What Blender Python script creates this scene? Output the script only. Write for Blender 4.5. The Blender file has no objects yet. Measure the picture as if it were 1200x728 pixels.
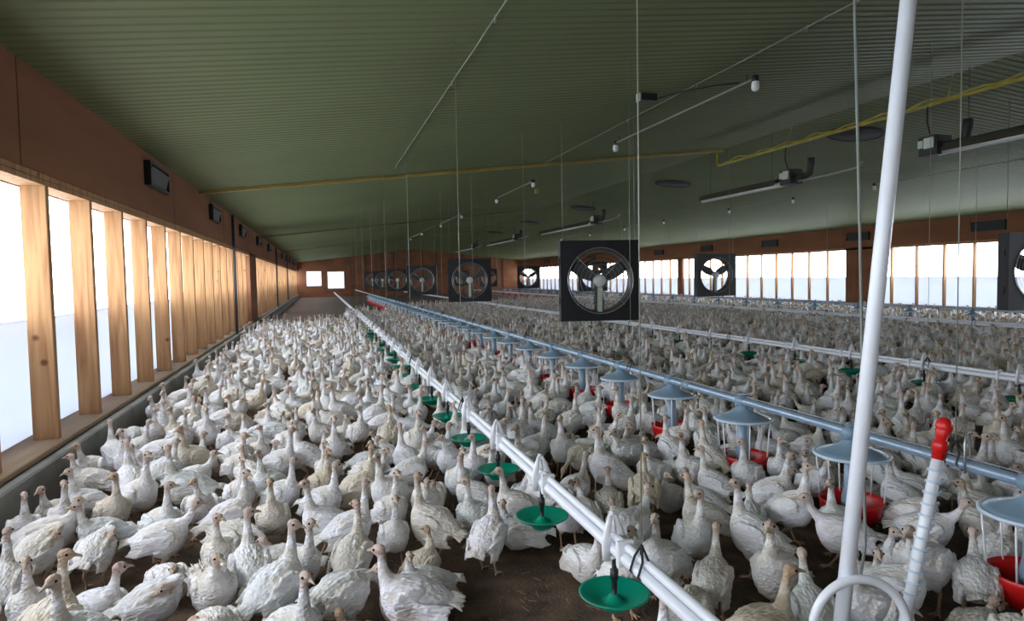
import bpy, math, random
import numpy as np
from mathutils import Vector, Matrix, Euler
random.seed(7); rng = np.random.default_rng(11)
S = bpy.context.scene
COL = S.collection

# ---------------------------------------------------------------- camera, sky, light, exposure
FPX = 780.0
rho = math.radians(1.03); theta = math.radians(16.0244); phi = math.radians(2.9385)
fw = Vector((math.sin(theta)*math.cos(phi), math.cos(theta)*math.cos(phi), -math.sin(phi)))
r0 = Vector((math.cos(theta), -math.sin(theta), 0)); u0 = r0.cross(fw)
RI = math.cos(rho)*r0 - math.sin(rho)*u0
UP = math.sin(rho)*r0 + math.cos(rho)*u0
cam = bpy.data.objects.new('camera', bpy.data.cameras.new('camera')); COL.objects.link(cam)
cam.data.sensor_width = 36.0; cam.data.lens = FPX/1200*36.0; cam.data.clip_start = 0.05; cam.data.clip_end = 500
EYE = Vector((0, 0, 1.5))
cam.matrix_world = Matrix(((RI.x, UP.x, -fw.x, 0), (RI.y, UP.y, -fw.y, 0), (RI.z, UP.z, -fw.z, 1.5), (0, 0, 0, 1)))
S.camera = cam
S.view_settings.view_transform = 'Standard'; S.view_settings.look = 'None'
S.view_settings.gamma = 1.0; S.view_settings.use_curve_mapping = False
S.view_settings.exposure = 0.92
S.cycles.use_denoising = True
S.cycles.max_bounces = 8; S.cycles.diffuse_bounces = 5
S.cycles.sample_clamp_indirect = 6.0

world = bpy.data.worlds.new('overcast_sky'); S.world = world; world.use_nodes = True
wt = world.node_tree; bg = wt.nodes['Background']
bg.inputs['Color'].default_value = (0.86, 0.93, 1.0, 1); bg.inputs['Strength'].default_value = 5.0

XL, XR = -1.9, 18.2          # window planes of the long walls
T0, T1 = -7.0, 60.0          # the barn runs along y
XM, ZE, PITCH = 8.15, 3.02, 0.105
ZR = ZE + PITCH*(XM-XL)
def ceil_z(x):
    return ZE + PITCH*(x-XL) if x < XM else ZE + PITCH*(XR-x)*(ZR-ZE)/(PITCH*(XR-XM))
# daylight enters through the two long open window bands: portals mark them for the sky light
def portal(x, ang):
    l = bpy.data.lights.new('window_portal', 'AREA'); l.shape = 'RECTANGLE'; l.size = T1-T0; l.size_y = 1.95
    l.cycles.is_portal = True
    o = bpy.data.objects.new('window_portal', l); COL.objects.link(o)
    # local -Z points into the room
    zax = Vector((-1 if ang > 0 else 1, 0, 0)); xax = Vector((0, 1, 0)); yax = zax.cross(xax)
    m = Matrix((xax, yax, zax)).transposed().to_4x4(); m.translation = Vector((x, (T0+T1)/2, 1.33)); o.matrix_world = m
portal(XL-0.32, 1); portal(XR+0.32, -1)

# ---------------------------------------------------------------- helpers
def link(o, parent=None):
    COL.objects.link(o)
    if parent is not None: o.parent = parent
    return o
def tag(o, label=None, cat=None, group=None, kind=None):
    if label: o['label'] = label
    if cat: o['category'] = cat
    if group: o['group'] = group
    if kind: o['kind'] = kind
    return o
def empty(name, loc=(0, 0, 0), label=None, cat=None, group=None, kind=None):
    o = bpy.data.objects.new(name, None); o.empty_display_size = .1; link(o); o.location = loc
    return tag(o, label, cat, group, kind)
def frame(d, hint=Vector((0, 0, 1))):
    d = d.normalized()
    a = d.cross(hint)
    if a.length < 1e-3: a = d.cross(Vector((0, 1, 0)))
    a.normalize(); return a, a.cross(d).normalized()
class MB:
    def __init__(s): s.v = []; s.f = []; s.sm = []
    def add(s, vs, fs, smooth=False):
        n = len(s.v); s.v += [tuple(v) for v in vs]; s.f += [tuple(i+n for i in f) for f in fs]; s.sm += [smooth]*len(fs); return s
    def box(s, a, b, bev=0.0):
        x0, y0, z0 = a; x1, y1, z1 = b
        if bev <= 0:
            vs = [(x, y, z) for z in (z0, z1) for y in (y0, y1) for x in (x0, x1)]
            return s.add(vs, [(0,2,3,1),(4,5,7,6),(0,1,5,4),(2,6,7,3),(0,4,6,2),(1,3,7,5)])
        import itertools
        vs = []; idx = {}
        for i, j, k in itertools.product((0, 1), repeat=3):
            p = [(x0, x1)[i], (y0, y1)[j], (z0, z1)[k]]; sg = [1-2*i, 1-2*j, 1-2*k]
            for ax in range(3):
                q = [p[c] + (sg[c]*bev if c != ax else 0) for c in range(3)]; idx[(i, j, k, ax)] = len(vs); vs.append(q)
        fs = []
        def q4(*l): fs.append(tuple(idx[t] for t in l))
        for i in (0, 1): q4((i,0,0,0),(i,1,0,0),(i,1,1,0),(i,0,1,0))
        for j in (0, 1): q4((0,j,0,1),(1,j,0,1),(1,j,1,1),(0,j,1,1))
        for k in (0, 1): q4((0,0,k,2),(1,0,k,2),(1,1,k,2),(0,1,k,2))
        for j in (0, 1):
            for k in (0, 1): q4((0,j,k,1),(1,j,k,1),(1,j,k,2),(0,j,k,2))
        for i in (0, 1):
            for k in (0, 1): q4((i,0,k,0),(i,1,k,0),(i,1,k,2),(i,0,k,2))
            for j in (0, 1): q4((i,j,0,0),(i,j,1,0),(i,j,1,1),(i,j,0,1))
        for t in itertools.product((0, 1), repeat=3): fs.append((idx[t+(0,)], idx[t+(1,)], idx[t+(2,)]))
        return s.add(vs, fs)
    def tube(s, pts, r, n=10, closed=False, cap=True, rz=None):
        pts = [Vector(p) for p in pts]; m = len(pts)
        rs = r if isinstance(r, (list, tuple)) else [r]*m
        vs = []
        pa = None
        for i, p in enumerate(pts):
            if closed: d = pts[(i+1) % m]-pts[i-1]
            else: d = pts[min(i+1, m-1)]-pts[max(i-1, 0)]
            d = d.normalized()
            if pa is None: a, b = frame(d)
            else:
                a = pa-d*pa.dot(d)
                if a.length < 1e-4: a, b = frame(d)
                else: a.normalize(); b = a.cross(d)
            pa = a
            ra, rb = rs[i] if isinstance(rs[i], (tuple, list)) else (rs[i], rs[i])
            for k in range(n):
                t = 2*math.pi*k/n; vs.append(p + a*math.cos(t)*ra + b*math.sin(t)*rb)
        fs = []
        for i in range(m if closed else m-1):
            j = (i+1) % m
            for k in range(n): fs.append((i*n+k, i*n+(k+1) % n, j*n+(k+1) % n, j*n+k))
        if cap and not closed: fs += [tuple(range(n-1, -1, -1)), tuple((m-1)*n+k for k in range(n))]
        return s.add(vs, fs, True)
    def lathe(s, prof, n=24, c=(0, 0, 0), axis='z', close=False):
        vs = []
        for (r, h) in prof:
            for k in range(n):
                t = 2*math.pi*k/n; a, b = r*math.cos(t), r*math.sin(t)
                vs.append((c[0]+a, c[1]+b, c[2]+h) if axis == 'z' else (c[0]+a, c[1]+h, c[2]+b))
        fs = []
        m = len(prof)
        for i in range(m if close else m-1):
            j = (i+1) % m
            for k in range(n): fs.append((i*n+k, i*n+(k+1) % n, j*n+(k+1) % n, j*n+k))
        if not close:
            if prof[0][0] > 1e-4: fs.append(tuple(range(n)))
            if prof[-1][0] > 1e-4: fs.append(tuple((m-1)*n+k for k in range(n)))
        return s.add(vs, fs, True)
    def ell(s, c, r, rot=(0, 0, 0), nu=14, nv=9):
        R = Euler(rot).to_matrix(); vs = []; fs = []
        c = Vector(c)
        for i in range(nv+1):
            a = math.pi*i/nv
            for k in range(nu):
                t = 2*math.pi*k/nu
                vs.append(c + R @ Vector((r[0]*math.sin(a)*math.cos(t), r[1]*math.sin(a)*math.sin(t), r[2]*math.cos(a))))
        for i in range(nv):
            for k in range(nu): fs.append((i*nu+k, (i+1)*nu+k, (i+1)*nu+(k+1) % nu, i*nu+(k+1) % nu))
        return s.add(vs, fs, True)
    def mesh(s, name, mat=None):
        me = bpy.data.meshes.new(name); me.from_pydata(s.v, [], s.f)
        me.polygons.foreach_set('use_smooth', s.sm); me.validate(); me.update()
        if mat is not None:
            for m in (mat if isinstance(mat, (list, tuple)) else [mat]): me.materials.append(m)
        return me
    def obj(s, name, mat, parent=None, loc=None):
        o = bpy.data.objects.new(name, s.mesh(name, mat)); link(o, parent)
        if loc is not None: o.location = loc
        return o
def clone(root, loc=None, rot=None, label=None, kids=None):
    r = root.copy(); COL.objects.link(r)
    if loc is not None: r.location = loc
    if rot is not None: r.rotation_euler = rot
    if label: r['label'] = label
    for ch in (kids if kids is not None else list(root.children)):
        c = ch.copy(); COL.objects.link(c); c.parent = r
        for g in list(ch.children):
            d = g.copy(); COL.objects.link(d); d.parent = c
    return r
NTH = ['first','second','third','fourth','fifth','sixth','seventh','eighth','ninth','tenth','eleventh','twelfth','thirteenth','fourteenth','fifteenth','sixteenth','seventeenth','eighteenth','nineteenth']
TENS = {20:'twentieth',30:'thirtieth',40:'fortieth',50:'fiftieth',60:'sixtieth'}
def nth(i):  # 0-based
    n = i+1
    if n < 20: return NTH[n-1]
    if n % 10 == 0: return TENS[n]
    return {20:'twenty',30:'thirty',40:'forty',50:'fifty',60:'sixty'}[n//10*10] + '-' + NTH[n % 10-1]

# ---------------------------------------------------------------- materials
def mat(name, col, rough=.6, metal=0.0, bump=0.0, bscale=30.0, var=0.0, vscale=4.0, stretch=(1, 1, 1), col2=None, spec=.5):
    m = bpy.data.materials.new(name); m.use_nodes = True; nt = m.node_tree; n = nt.nodes; L = nt.links
    p = n['Principled BSDF']; p.inputs['Base Color'].default_value = (*col, 1); p.inputs['Roughness'].default_value = rough
    p.inputs['Metallic'].default_value = metal; p.inputs['Specular IOR Level'].default_value = spec
    if var or bump or col2:
        tc = n.new('ShaderNodeTexCoord'); mp = n.new('ShaderNodeMapping'); mp.inputs['Scale'].default_value = stretch
        L.new(tc.outputs['Object'], mp.inputs['Vector'])
    if var or col2:
        no = n.new('ShaderNodeTexNoise'); no.inputs['Scale'].default_value = vscale; no.inputs['Detail'].default_value = 6
        L.new(mp.outputs[0], no.inputs['Vector'])
        rp = n.new('ShaderNodeValToRGB'); c2 = col2 or tuple(c*(1-var) for c in col)
        rp.color_ramp.elements[0].position = .35; rp.color_ramp.elements[1].position = .65
        rp.color_ramp.elements[0].color = (*c2, 1); rp.color_ramp.elements[1].color = (*col, 1)
        L.new(no.outputs[0], rp.inputs[0]); L.new(rp.outputs[0], p.inputs['Base Color'])
    if bump:
        nb = n.new('ShaderNodeTexNoise'); nb.inputs['Scale'].default_value = bscale; nb.inputs['Detail'].default_value = 5
        L.new(mp.outputs[0], nb.inputs['Vector'])
        bp = n.new('ShaderNodeBump'); bp.inputs['Strength'].default_value = bump; bp.inputs['Distance'].default_value = .01
        L.new(nb.outputs[0], bp.inputs['Height']); L.new(bp.outputs[0], p.inputs['Normal'])
    return m
M = {}
M['ceiling'] = mat('painted_steel_ceiling', (.155, .18, .085), .55, .0, var=.14, vscale=.5, spec=.3)
M['litter'] = mat('litter_floor', (.15, .095, .06), .95, bump=.9, bscale=60, col2=(.06, .037, .024), vscale=7)
M['concrete'] = mat('curb_concrete', (.30, .30, .28), .9, bump=.3, bscale=40, col2=(.19, .19, .18), vscale=3)
M['ply'] = mat('brown_plywood', (.25, .105, .055), .85, col2=(.19, .08, .042), vscale=1.2, stretch=(1, .3, 2), spec=.2)
M['dark_wood'] = mat('dark_wood', (.12, .06, .035), .8, col2=(.08, .04, .025), vscale=2, stretch=(1, 1, .2))
M['sill'] = mat('sill_board', (.34, .23, .14), .85, bump=.3, bscale=60, col2=(.20, .14, .10), vscale=5, stretch=(1, .15, 1))
M['black'] = mat('black_plastic', (.012, .012, .016), .5)
M['black_metal'] = mat('black_metal', (.03, .03, .032), .45, .4)
M['grey_metal'] = mat('grey_galvanised', (.42, .44, .45), .4, .7, var=.2, vscale=20)
M['motor'] = mat('motor_paint', (.62, .64, .62), .4)
M['blade'] = mat('fan_blade_grey', (.10, .10, .095), .4, .3)
M['white_pvc'] = mat('white_pvc', (.78, .80, .86), .3)
M['bracket'] = mat('white_bracket_plastic', (.82, .82, .86), .4)
M['blue_pipe'] = mat('blue_grey_pipe', (.36, .47, .60), .32, .35, var=.12, vscale=3)
M['feeder_top'] = mat('blue_grey_feeder_plastic', (.22, .32, .42), .3)
M['feeder_rim'] = mat('pale_feeder_rim', (.55, .66, .78), .3)
M['red'] = mat('red_pan_plastic', (.62, .012, .012), .35)
M['green'] = mat('green_drinker_plastic', (.0, .27, .17), .3)
M['wire'] = mat('pale_wire', (.30, .31, .25), .5, .3)
M['rope'] = mat('grey_rope', (.24, .26, .24), .9)
M['dark_rope'] = mat('dark_rope', (.03, .03, .03), .9)
M['yellow'] = mat('yellow_gas_pipe', (.42, .34, .04), .45, var=.3, vscale=6)
M['ochre'] = mat('ochre_strip', (.34, .24, .05), .6, var=.3, vscale=2)
M['dull_strip'] = mat('dull_olive_strip', (.15, .13, .05), .7)
M['light_box'] = mat('pale_box', (.55, .6, .5), .5)
M['chrome'] = mat('bright_reflector', (.80, .81, .74), .35, .3)
M['dusty'] = mat('dusty_dark_hood', (.05, .045, .03), .7)
M['lamp_glass'] = mat('lamp_glass', (.80, .82, .78), .15)
M['snow'] = mat('pale_ground', (.78, .80, .82), .9)
M['duct'] = mat('black_duct', (.03, .028, .026), .6)

def wood_mat():
    m = mat('pine_stud', (.60, .36, .17), .75, spec=.25); nt = m.node_tree; n = nt.nodes; L = nt.links; p = n['Principled BSDF']
    tc = n.new('ShaderNodeTexCoord'); mp = n.new('ShaderNodeMapping'); mp.inputs['Scale'].default_value = (9, 9, .6)
    oi = n.new('ShaderNodeObjectInfo'); ad = n.new('ShaderNodeVectorMath'); ad.operation = 'ADD'
    L.new(tc.outputs['Object'], ad.inputs[0]); L.new(oi.outputs['Location'], ad.inputs[1]); L.new(ad.outputs[0], mp.inputs['Vector'])
    no = n.new('ShaderNodeTexNoise'); no.inputs['Scale'].default_value = 2.2; no.inputs['Detail'].default_value = 5; no.inputs['Distortion'].default_value = .6
    L.new(mp.outputs[0], no.inputs['Vector'])
    rp = n.new('ShaderNodeValToRGB'); e = rp.color_ramp.elements; e[0].position = .3; e[0].color = (.27, .125, .055, 1); e[1].position = .6; e[1].color = (.42, .235, .11, 1)
    L.new(no.outputs[0], rp.inputs[0])
    vo = n.new('ShaderNodeTexVoronoi'); vo.inputs['Scale'].default_value = 3.2
    L.new(ad.outputs[0], vo.inputs['Vector'])
    kr = n.new('ShaderNodeValToRGB'); k = kr.color_ramp.elements; k[0].position = .05; k[0].color = (.35, .25, .2, 1); k[1].position = .11; k[1].color = (1, 1, 1, 1)
    L.new(vo.outputs['Distance'], kr.inputs[0])
    mx = n.new('ShaderNodeMix'); mx.data_type = 'RGBA'; mx.blend_type = 'MULTIPLY'; mx.inputs[0].default_value = 1
    L.new(rp.outputs[0], mx.inputs[6]); L.new(kr.outputs[0], mx.inputs[7])
    L.new(mx.outputs[2], p.inputs['Base Color'])
    return m
M['pine'] = wood_mat()
def curtain_mat():
    m = bpy.data.materials.new('white_translucent_curtain'); m.use_nodes = True; nt = m.node_tree; n = nt.nodes; L = nt.links
    p = n['Principled BSDF']; p.inputs['Base Color'].default_value = (.80, .83, .89, 1); p.inputs['Roughness'].default_value = .5
    tr = n.new('ShaderNodeBsdfTranslucent'); tr.inputs['Color'].default_value = (.62, .64, .69, 1)
    mx = n.new('ShaderNodeMixShader'); mx.inputs[0].default_value = .45
    L.new(p.outputs[0], mx.inputs[1]); L.new(tr.outputs[0], mx.inputs[2]); L.new(mx.outputs[0], n['Material Output'].inputs[0])
    return m
M['curtain'] = curtain_mat()

def turkey_mat(name, attr_tint):
    m = bpy.data.materials.new(name); m.use_nodes = True; nt = m.node_tree; n = nt.nodes; L = nt.links
    p = n['Principled BSDF']; p.inputs['Roughness'].default_value = .85; p.inputs['Specular IOR Level'].default_value = .15
    a = n.new('ShaderNodeAttribute'); a.attribute_name = 'Col'
    if attr_tint:
        t = n.new('ShaderNodeAttribute'); t.attribute_name = 'tint'; fac = t.outputs['Fac']
    else:
        t = n.new('ShaderNodeObjectInfo'); fac = t.outputs['Random']
    rp = n.new('ShaderNodeValToRGB'); e = rp.color_ramp.elements
    e[0].position = 0; e[0].color = (.84, .74, .58, 1); e[1].position = 1; e[1].color = (1.0, .97, 1.0, 1)
    for pos, c in ((.12, (.93, .89, .82, 1)), (.4, (.98, .96, .95, 1)), (.7, (.97, .98, 1.0, 1)), (.85, (.90, .92, .90, 1))):
        q = rp.color_ramp.elements.new(pos); q.color = c
    L.new(fac, rp.inputs[0])
    mx = n.new('ShaderNodeMix'); mx.data_type = 'RGBA'; mx.blend_type = 'MULTIPLY'; mx.inputs[0].default_value = 1
    L.new(a.outputs['Color'], mx.inputs[6]); L.new(rp.outputs[0], mx.inputs[7])
    lo = n.new('ShaderNodeAttribute'); lo.attribute_name = 'loc'
    mp = n.new('ShaderNodeMapping'); mp.inputs['Scale'].default_value = (1, .45, 1.15); L.new(lo.outputs['Vector'], mp.inputs['Vector'])
    # dirty smudges
    no = n.new('ShaderNodeTexNoise'); no.inputs['Scale'].default_value = 14; no.inputs['Detail'].default_value = 4
    L.new(mp.outputs[0], no.inputs['Vector'])
    r2 = n.new('ShaderNodeValToRGB'); r2.color_ramp.elements[0].position = .32; r2.color_ramp.elements[0].color = (.80, .74, .64, 1)
    r2.color_ramp.elements[1].position = .55; r2.color_ramp.elements[1].color = (1, 1, 1, 1); L.new(no.outputs[0], r2.inputs[0])
    m2 = n.new('ShaderNodeMix'); m2.data_type = 'RGBA'; m2.blend_type = 'MULTIPLY'; m2.inputs[0].default_value = 1
    L.new(mx.outputs[2], m2.inputs[6]); L.new(r2.outputs[0], m2.inputs[7]); L.new(m2.outputs[2], p.inputs['Base Color'])
    vo = n.new('ShaderNodeTexVoronoi'); vo.inputs['Scale'].default_value = 75; L.new(mp.outputs[0], vo.inputs['Vector'])
    n2 = n.new('ShaderNodeTexNoise'); n2.inputs['Scale'].default_value = 120; n2.inputs['Detail'].default_value = 3; L.new(mp.outputs[0], n2.inputs['Vector'])
    am = n.new('ShaderNodeMath'); am.operation = 'MULTIPLY_ADD'; am.inputs[1].default_value = .6
    L.new(n2.outputs[0], am.inputs[0]); L.new(vo.outputs['Distance'], am.inputs[2])
    bp = n.new('ShaderNodeBump'); bp.inputs['Strength'].default_value = .9; bp.inputs['Distance'].default_value = .007
    L.new(am.outputs[0], bp.inputs['Height']); L.new(bp.outputs[0], p.inputs['Normal'])
    return m
M['turkey'] = turkey_mat('turkey_plumage', False)
M['turkey_mass'] = turkey_mat('turkey_plumage_mass', True)

# ---------------------------------------------------------------- the setting
def structure(o, label=None): o['kind'] = 'structure'; (o.__setitem__('label', label) if label else None); return o
# litter floor with soft unevenness
gx = np.linspace(XL-.2, XR+.2, 61); gy = np.linspace(T0, T1, 201)
vs = []
for y in gy:
    for x in gx: vs.append((x, y, .008*math.sin(3.1*x+1.3*y)*math.sin(1.7*y-.9*x)-.006))
fs = [(j*61+i, j*61+i+1, (j+1)*61+i+1, (j+1)*61+i) for j in range(200) for i in range(60)]
structure(MB().add(vs, fs, True).obj('floor', M['litter']), 'brown litter covered barn floor')
# outside ground on both sides
for nm, a, b in (('ground_left', -90, XL-.25), ('ground_right', XR+.25, 110)):
    structure(MB().add([(a, -60, -.25), (b, -60, -.25), (b, 130, -.25), (a, 130, -.25)], [(0, 1, 2, 3)]).obj(nm, M['snow']), 'pale open ground outside the barn')
# ribbed steel ceiling: two slopes, ribs run across the barn
prof = [(0, 0), (.052, 0), (.066, -.010), (.088, -.010), (.10, 0)]
per = .125
vs = []; fs = []
ys = []
y = T0
while y < T1:
    for k, (dy, dz) in enumerate(prof[:-1]): ys.append((y+dy*1.25, dz))
    y += per
ys.append((T1, 0))
for (yy, dz) in ys:
    for x, z in ((XL-.3, ZE-PITCH*.3), (XM, ZR), (XR+.3, ZE-PITCH*.3)):
        vs.append((x, yy, z+dz))
for (yy, dz) in ys:
    for x, z in ((XL-.3, ZE-PITCH*.3+.1), (XM, ZR+.1), (XR+.3, ZE-PITCH*.3+.1)): vs.append((x, yy, z))
N = len(ys)
for i in range(N-1):
    for k in (0, 1):
        fs.append((i*3+k, i*3+k+1, (i+1)*3+k+1, (i+1)*3+k))
        fs.append((N*3+i*3+k, N*3+(i+1)*3+k, N*3+(i+1)*3+k+1, N*3+i*3+k+1))
structure(MB().add(vs, fs).obj('ceiling', M['ceiling']), 'green grey ribbed steel ceiling rising to a low ridge')

def long_wall(side):
    s = 1 if side == 'left' else -1
    X = XL if side == 'left' else XR
    def b(mb, x0, x1, y0, y1, z0, z1, bev=0):   # x measured outwards from the room face
        xa, xb = X - s*x0, X - s*x1
        return mb.box((min(xa, xb), y0, z0), (max(xa, xb), y1, z1), bev)
    w = empty('wall_'+side, (0, 0, 0), kind='structure')
    hb = MB()
    y = T0
    k = 0
    while y < T1:
        y2 = min(y+2.44, T1)
        b(hb, -.012-(.004 if k % 2 else 0), .19, y+.002, y2-.002, 2.30, 3.10); y = y2; k += 1
    structure(hb.obj('header_board', M['ply'], w))
    structure(b(b(MB(), -.0, .17, T0, T1, 2.262, 2.30), -.0, .17, T0, T1, 2.22, 2.258).obj('top_plate', M['pine'], w))
    structure(b(MB(), -.13, .30, T0, T1, -.3, .315, .012).obj('concrete_curb', M['concrete'], w))
    structure(b(MB(), -.055, .26, T0, T1, .317, .357, .006).obj('sill_plate', M['sill'], w))
    # solid boarded bays
    for (a, c) in ((20.2, 22.2), (32.0, 32.9), (42.2, 43.0)) if side == 'left' else ((18.3, 19.75), (31.0, 31.5), (42.0, 43.0)):
        mb = MB(); q = a
        while q < c-.01:
            q2 = min(q+.24, c); b(mb, .0, .10, q+.004, q2-.004, .36, 2.30); q = q2
        structure(mb.obj('boarded_panel', M['ply'], w))
    structure(b(MB(), .19, .21, T0, T1, 2.22, 3.2).obj('outer_boarding', M['ply'], w))
    # lowered curtain outside the studs
    c = MB(); vs = []; fs = []
    zs = [.20, .45, .50, .62, .70, .95, 1.15, 1.21, 1.235, 1.25]
    offs = [0, .012, -.006, .010, -.004, .008, -.006, .02, .034, .01]
    n = 240
    for i in range(n+1):
        yy = T0+(T1-T0)*i/n
        for z, o in zip(zs, offs): vs.append((X-s*(.235+o+.012*math.sin(yy*2.1+z*3)), yy, z+.01*math.sin(yy*.8)))
    m = len(zs)
    for i in range(n):
        for k in range(m-1): fs.append((i*m+k, i*m+k+1, (i+1)*m+k+1, (i+1)*m+k))
    o = c.add(vs, fs, True).obj('window_curtain', M['curtain'])
    tag(o, 'white plastic curtain lowered halfway across the %s' % ('window studs above the sunlit concrete curb' if side == 'left' else 'distant window band beyond the far fans'), 'curtain')
    md = o.modifiers.new('thick', 'SOLIDIFY'); md.thickness = .004
    return w
long_wall('left'); long_wall('right')
stud_me = None
def stud_mesh(s):
    mb = MB(); mb.box((-.0, -.025, .357), (.0+.10, .025, 2.222), .004) if s < 0 else mb.box((-.165, -.03, .357), (0, .03, 2.222), .004)
    return mb.mesh('wall_stud', M['pine'])
for side, X, s, y0 in (('left', XL, 1, 5.66), ('right', XR, -1, 13.90)):
    me = stud_mesh(s); i = 0
    solid = ((20.2, 22.2), (32.0, 32.9), (42.2, 43.0)) if side == 'left' else ((18.3, 19.75), (31.0, 31.5), (42.0, 43.0))
    ys_ = [y0-.97*k for k in range(12, 0, -1)] + [y0+.97*k for k in range(56)]
    seen = 0
    for yy in ys_:
        if yy > T1-.2 or yy < T0+.2: continue
        if any(a-.1 < yy < b+.1 for a, b in solid): continue
        o = bpy.data.objects.new('wall_stud', me); link(o); o.location = (X, yy, 0)
        vis = yy > (4.4 if side == 'left' else 13.2)
        if vis: seen += 1
        lab = '%s pine window stud from the camera in the %s window wall' % (nth(seen-1), 'near' if side == 'left' else 'far') if vis else 'pine window stud behind the camera in the %s window wall' % ('near' if side == 'left' else 'far')
        tag(o, lab, 'stud', 'pine studs of the %s window wall' % ('near' if side == 'left' else 'far'), 'structure')
# end wall with two window openings, and the wall behind the camera
def gable(name, y0, y1, openings):
    mb = MB()
    xs = sorted({XL-.3, XR+.3, XM} | {a for o in openings for a in o[:2]})
    for xa, xb in zip(xs[:-1], xs[1:]):
        za, zb = (ceil_z(min(max(x, XL), XR))+.05 for x in (xa, xb))
        op = [o for o in openings if o[0] <= xa and o[1] >= xb]
        segs = [(0, None)]
        if op: segs = [(-.3, op[0][2]), (op[0][3], None)]
        else: segs = [(-.3, None)]
        for lo, hi in segs:
            ta, tb = (hi, hi) if hi is not None else (za, zb)
            v = [(xa, y0, lo), (xb, y0, lo), (xb, y0, tb), (xa, y0, ta), (xa, y1, lo), (xb, y1, lo), (xb, y1, tb), (xa, y1, ta)]
            mb.add(v, [(0, 1, 2, 3), (5, 4, 7, 6), (4, 0, 3, 7), (1, 5, 6, 2), (3, 2, 6, 7), (4, 5, 1, 0)])
    return structure(mb.obj(name, M['ply']))
gable('wall_end', T1, T1+.15, [(-1.12, .14, .95, 2.25), (.62, 2.05, .70, 2.20)])
gable('wall_behind', T0-.15, T0, [])
for i, (a, b, c, d) in enumerate([(-1.12, .14, .95, 2.25), (.62, 2.05, .70, 2.20)]):
    w = empty('window_%d' % (i+1), ((a+b)/2, T1, c), kind='structure')
    mb = MB(); x0, x1 = a-(a+b)/2, b-(a+b)/2; h = d-c
    for bx in (((x0, -.03, 0), (x1, .03, .06)), ((x0, -.03, h-.06), (x1, .03, h)), ((x0, -.03, .06), (x0+.06, .03, h-.06)), ((x1-.06, -.03, .06), (x1, .03, h-.06))): mb.box(*bx)
    structure(mb.obj('window_frame', M['bracket'], w))
    pm = bpy.data.materials.get('milky_pane')
    if pm is None:
        pm = M['curtain'].copy(); pm.name = 'milky_pane'; pm.node_tree.nodes['Mix Shader'].inputs[0].default_value = .75
        pm.node_tree.nodes['Translucent BSDF'].inputs['Color'].default_value = (.8, .84, .9, 1)
    structure(MB().box((x0+.05, .005, .05), (x1-.05, .015, h-.05)).obj('window_pane', pm, w))
# bare boards / ribs on the end wall
for k in range(12):
    x = 2.6 + k*1.25
    structure(MB().box((x, T1-.06, 0), (x+.12, T1, ceil_z(x)-.02)).obj('trim_%d' % (k+1), M['dark_wood']))
# ochre ceiling seam strips running across the barn
for i, (yy, x1, w_) in enumerate(((12.1, XM-.05, .09), (24.2, XM-.05, .07), (36.2, XM-.05, .07))):
    mb = MB(); z0, z1 = ceil_z(XL)-.02, ceil_z(x1)-.02
    mb.add([(XL, yy, z0), (x1, yy, z1), (x1, yy+w_, z1), (XL, yy+w_, z0), (XL, yy, z0-.045), (x1, yy, z1-.045), (x1, yy+w_, z1-.045), (XL, yy+w_, z0-.045)],
           [(0, 1, 2, 3), (4, 7, 6, 5), (0, 4, 5, 1), (1, 5, 6, 2), (2, 6, 7, 3), (3, 7, 4, 0)])
    tag(mb.obj('ceiling_strip', M['ochre'] if i == 0 else M['dull_strip']), '%s dull yellow strip crossing the sloping ceiling from the camera' % nth(i), 'strip', None, 'structure')
    mb = MB(); xb = XR; z0, z1 = ceil_z(XM+.05)-.02, ceil_z(xb)-.02
# ---------------------------------------------------------------- air inlet vents on the headers
def vent(side, i, yy):
    s = 1 if side == 'left' else -1; X = (XL if side == 'left' else XR) + s*.016
    z0, z1 = (2.62, 2.90) if side == 'left' else (2.54, 2.82)
    t = empty('air_inlet_vent', (X, yy, z0), '%s black air inlet from the camera on the %s header board' % (nth(i), 'near' if side == 'left' else 'far'), 'vent',
              'air inlets of the %s wall' % ('near' if side == 'left' else 'far'))
    h = z1-z0
    mb = MB()
    for a, b in (((0, 0, 0), (.07, 1.0, .03)), ((0, 0, h-.03), (.07, 1.0, h)), ((0, 0, .03), (.07, .04, h-.03)), ((0, .96, .03), (.07, 1.0, h-.03)), ((0, .04, .03), (.012, .96, h-.03))):
        xa, xb = sorted((a[0]*s, b[0]*s)); mb.box((xa, a[1], a[2]), (xb, b[1], b[2]))
    mb.obj('vent_frame', M['black'], t)
    f = MB(); f.add([(s*.02, .05, .035), (s*.02, .95, .035), (s*.065, .95, h-.06), (s*.065, .05, h-.06), (s*.032, .05, .035), (s*.032, .95, .035), (s*.077, .95, h-.06), (s*.077, .05, h-.06)],
                    [(0, 1, 2, 3), (7, 6, 5, 4), (0, 4, 5, 1), (2, 6, 7, 3), (1, 5, 6, 2), (3, 7, 4, 0)])
    f.obj('flap', M['black_metal'], t)
for i in range(11): vent('left', i, 8.5+4.62*i)
for i in range(9): vent('right', i, 13.9+4.75*i)
# dark posts and cable on the near wall
for yy, xx, nm in ((16.1, XL+.07, 'first'), (31.4, XL+.07, 'second'), (41.6, XL+.07, 'third')):
    tag(MB().box((xx-.03, yy-.03, .32), (xx+.03, yy+.03, 2.98), .004).obj('winch_post', M['black_metal']), '%s thin black winch post from the camera along the near window wall' % nm, 'post', 'black winch posts')
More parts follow.
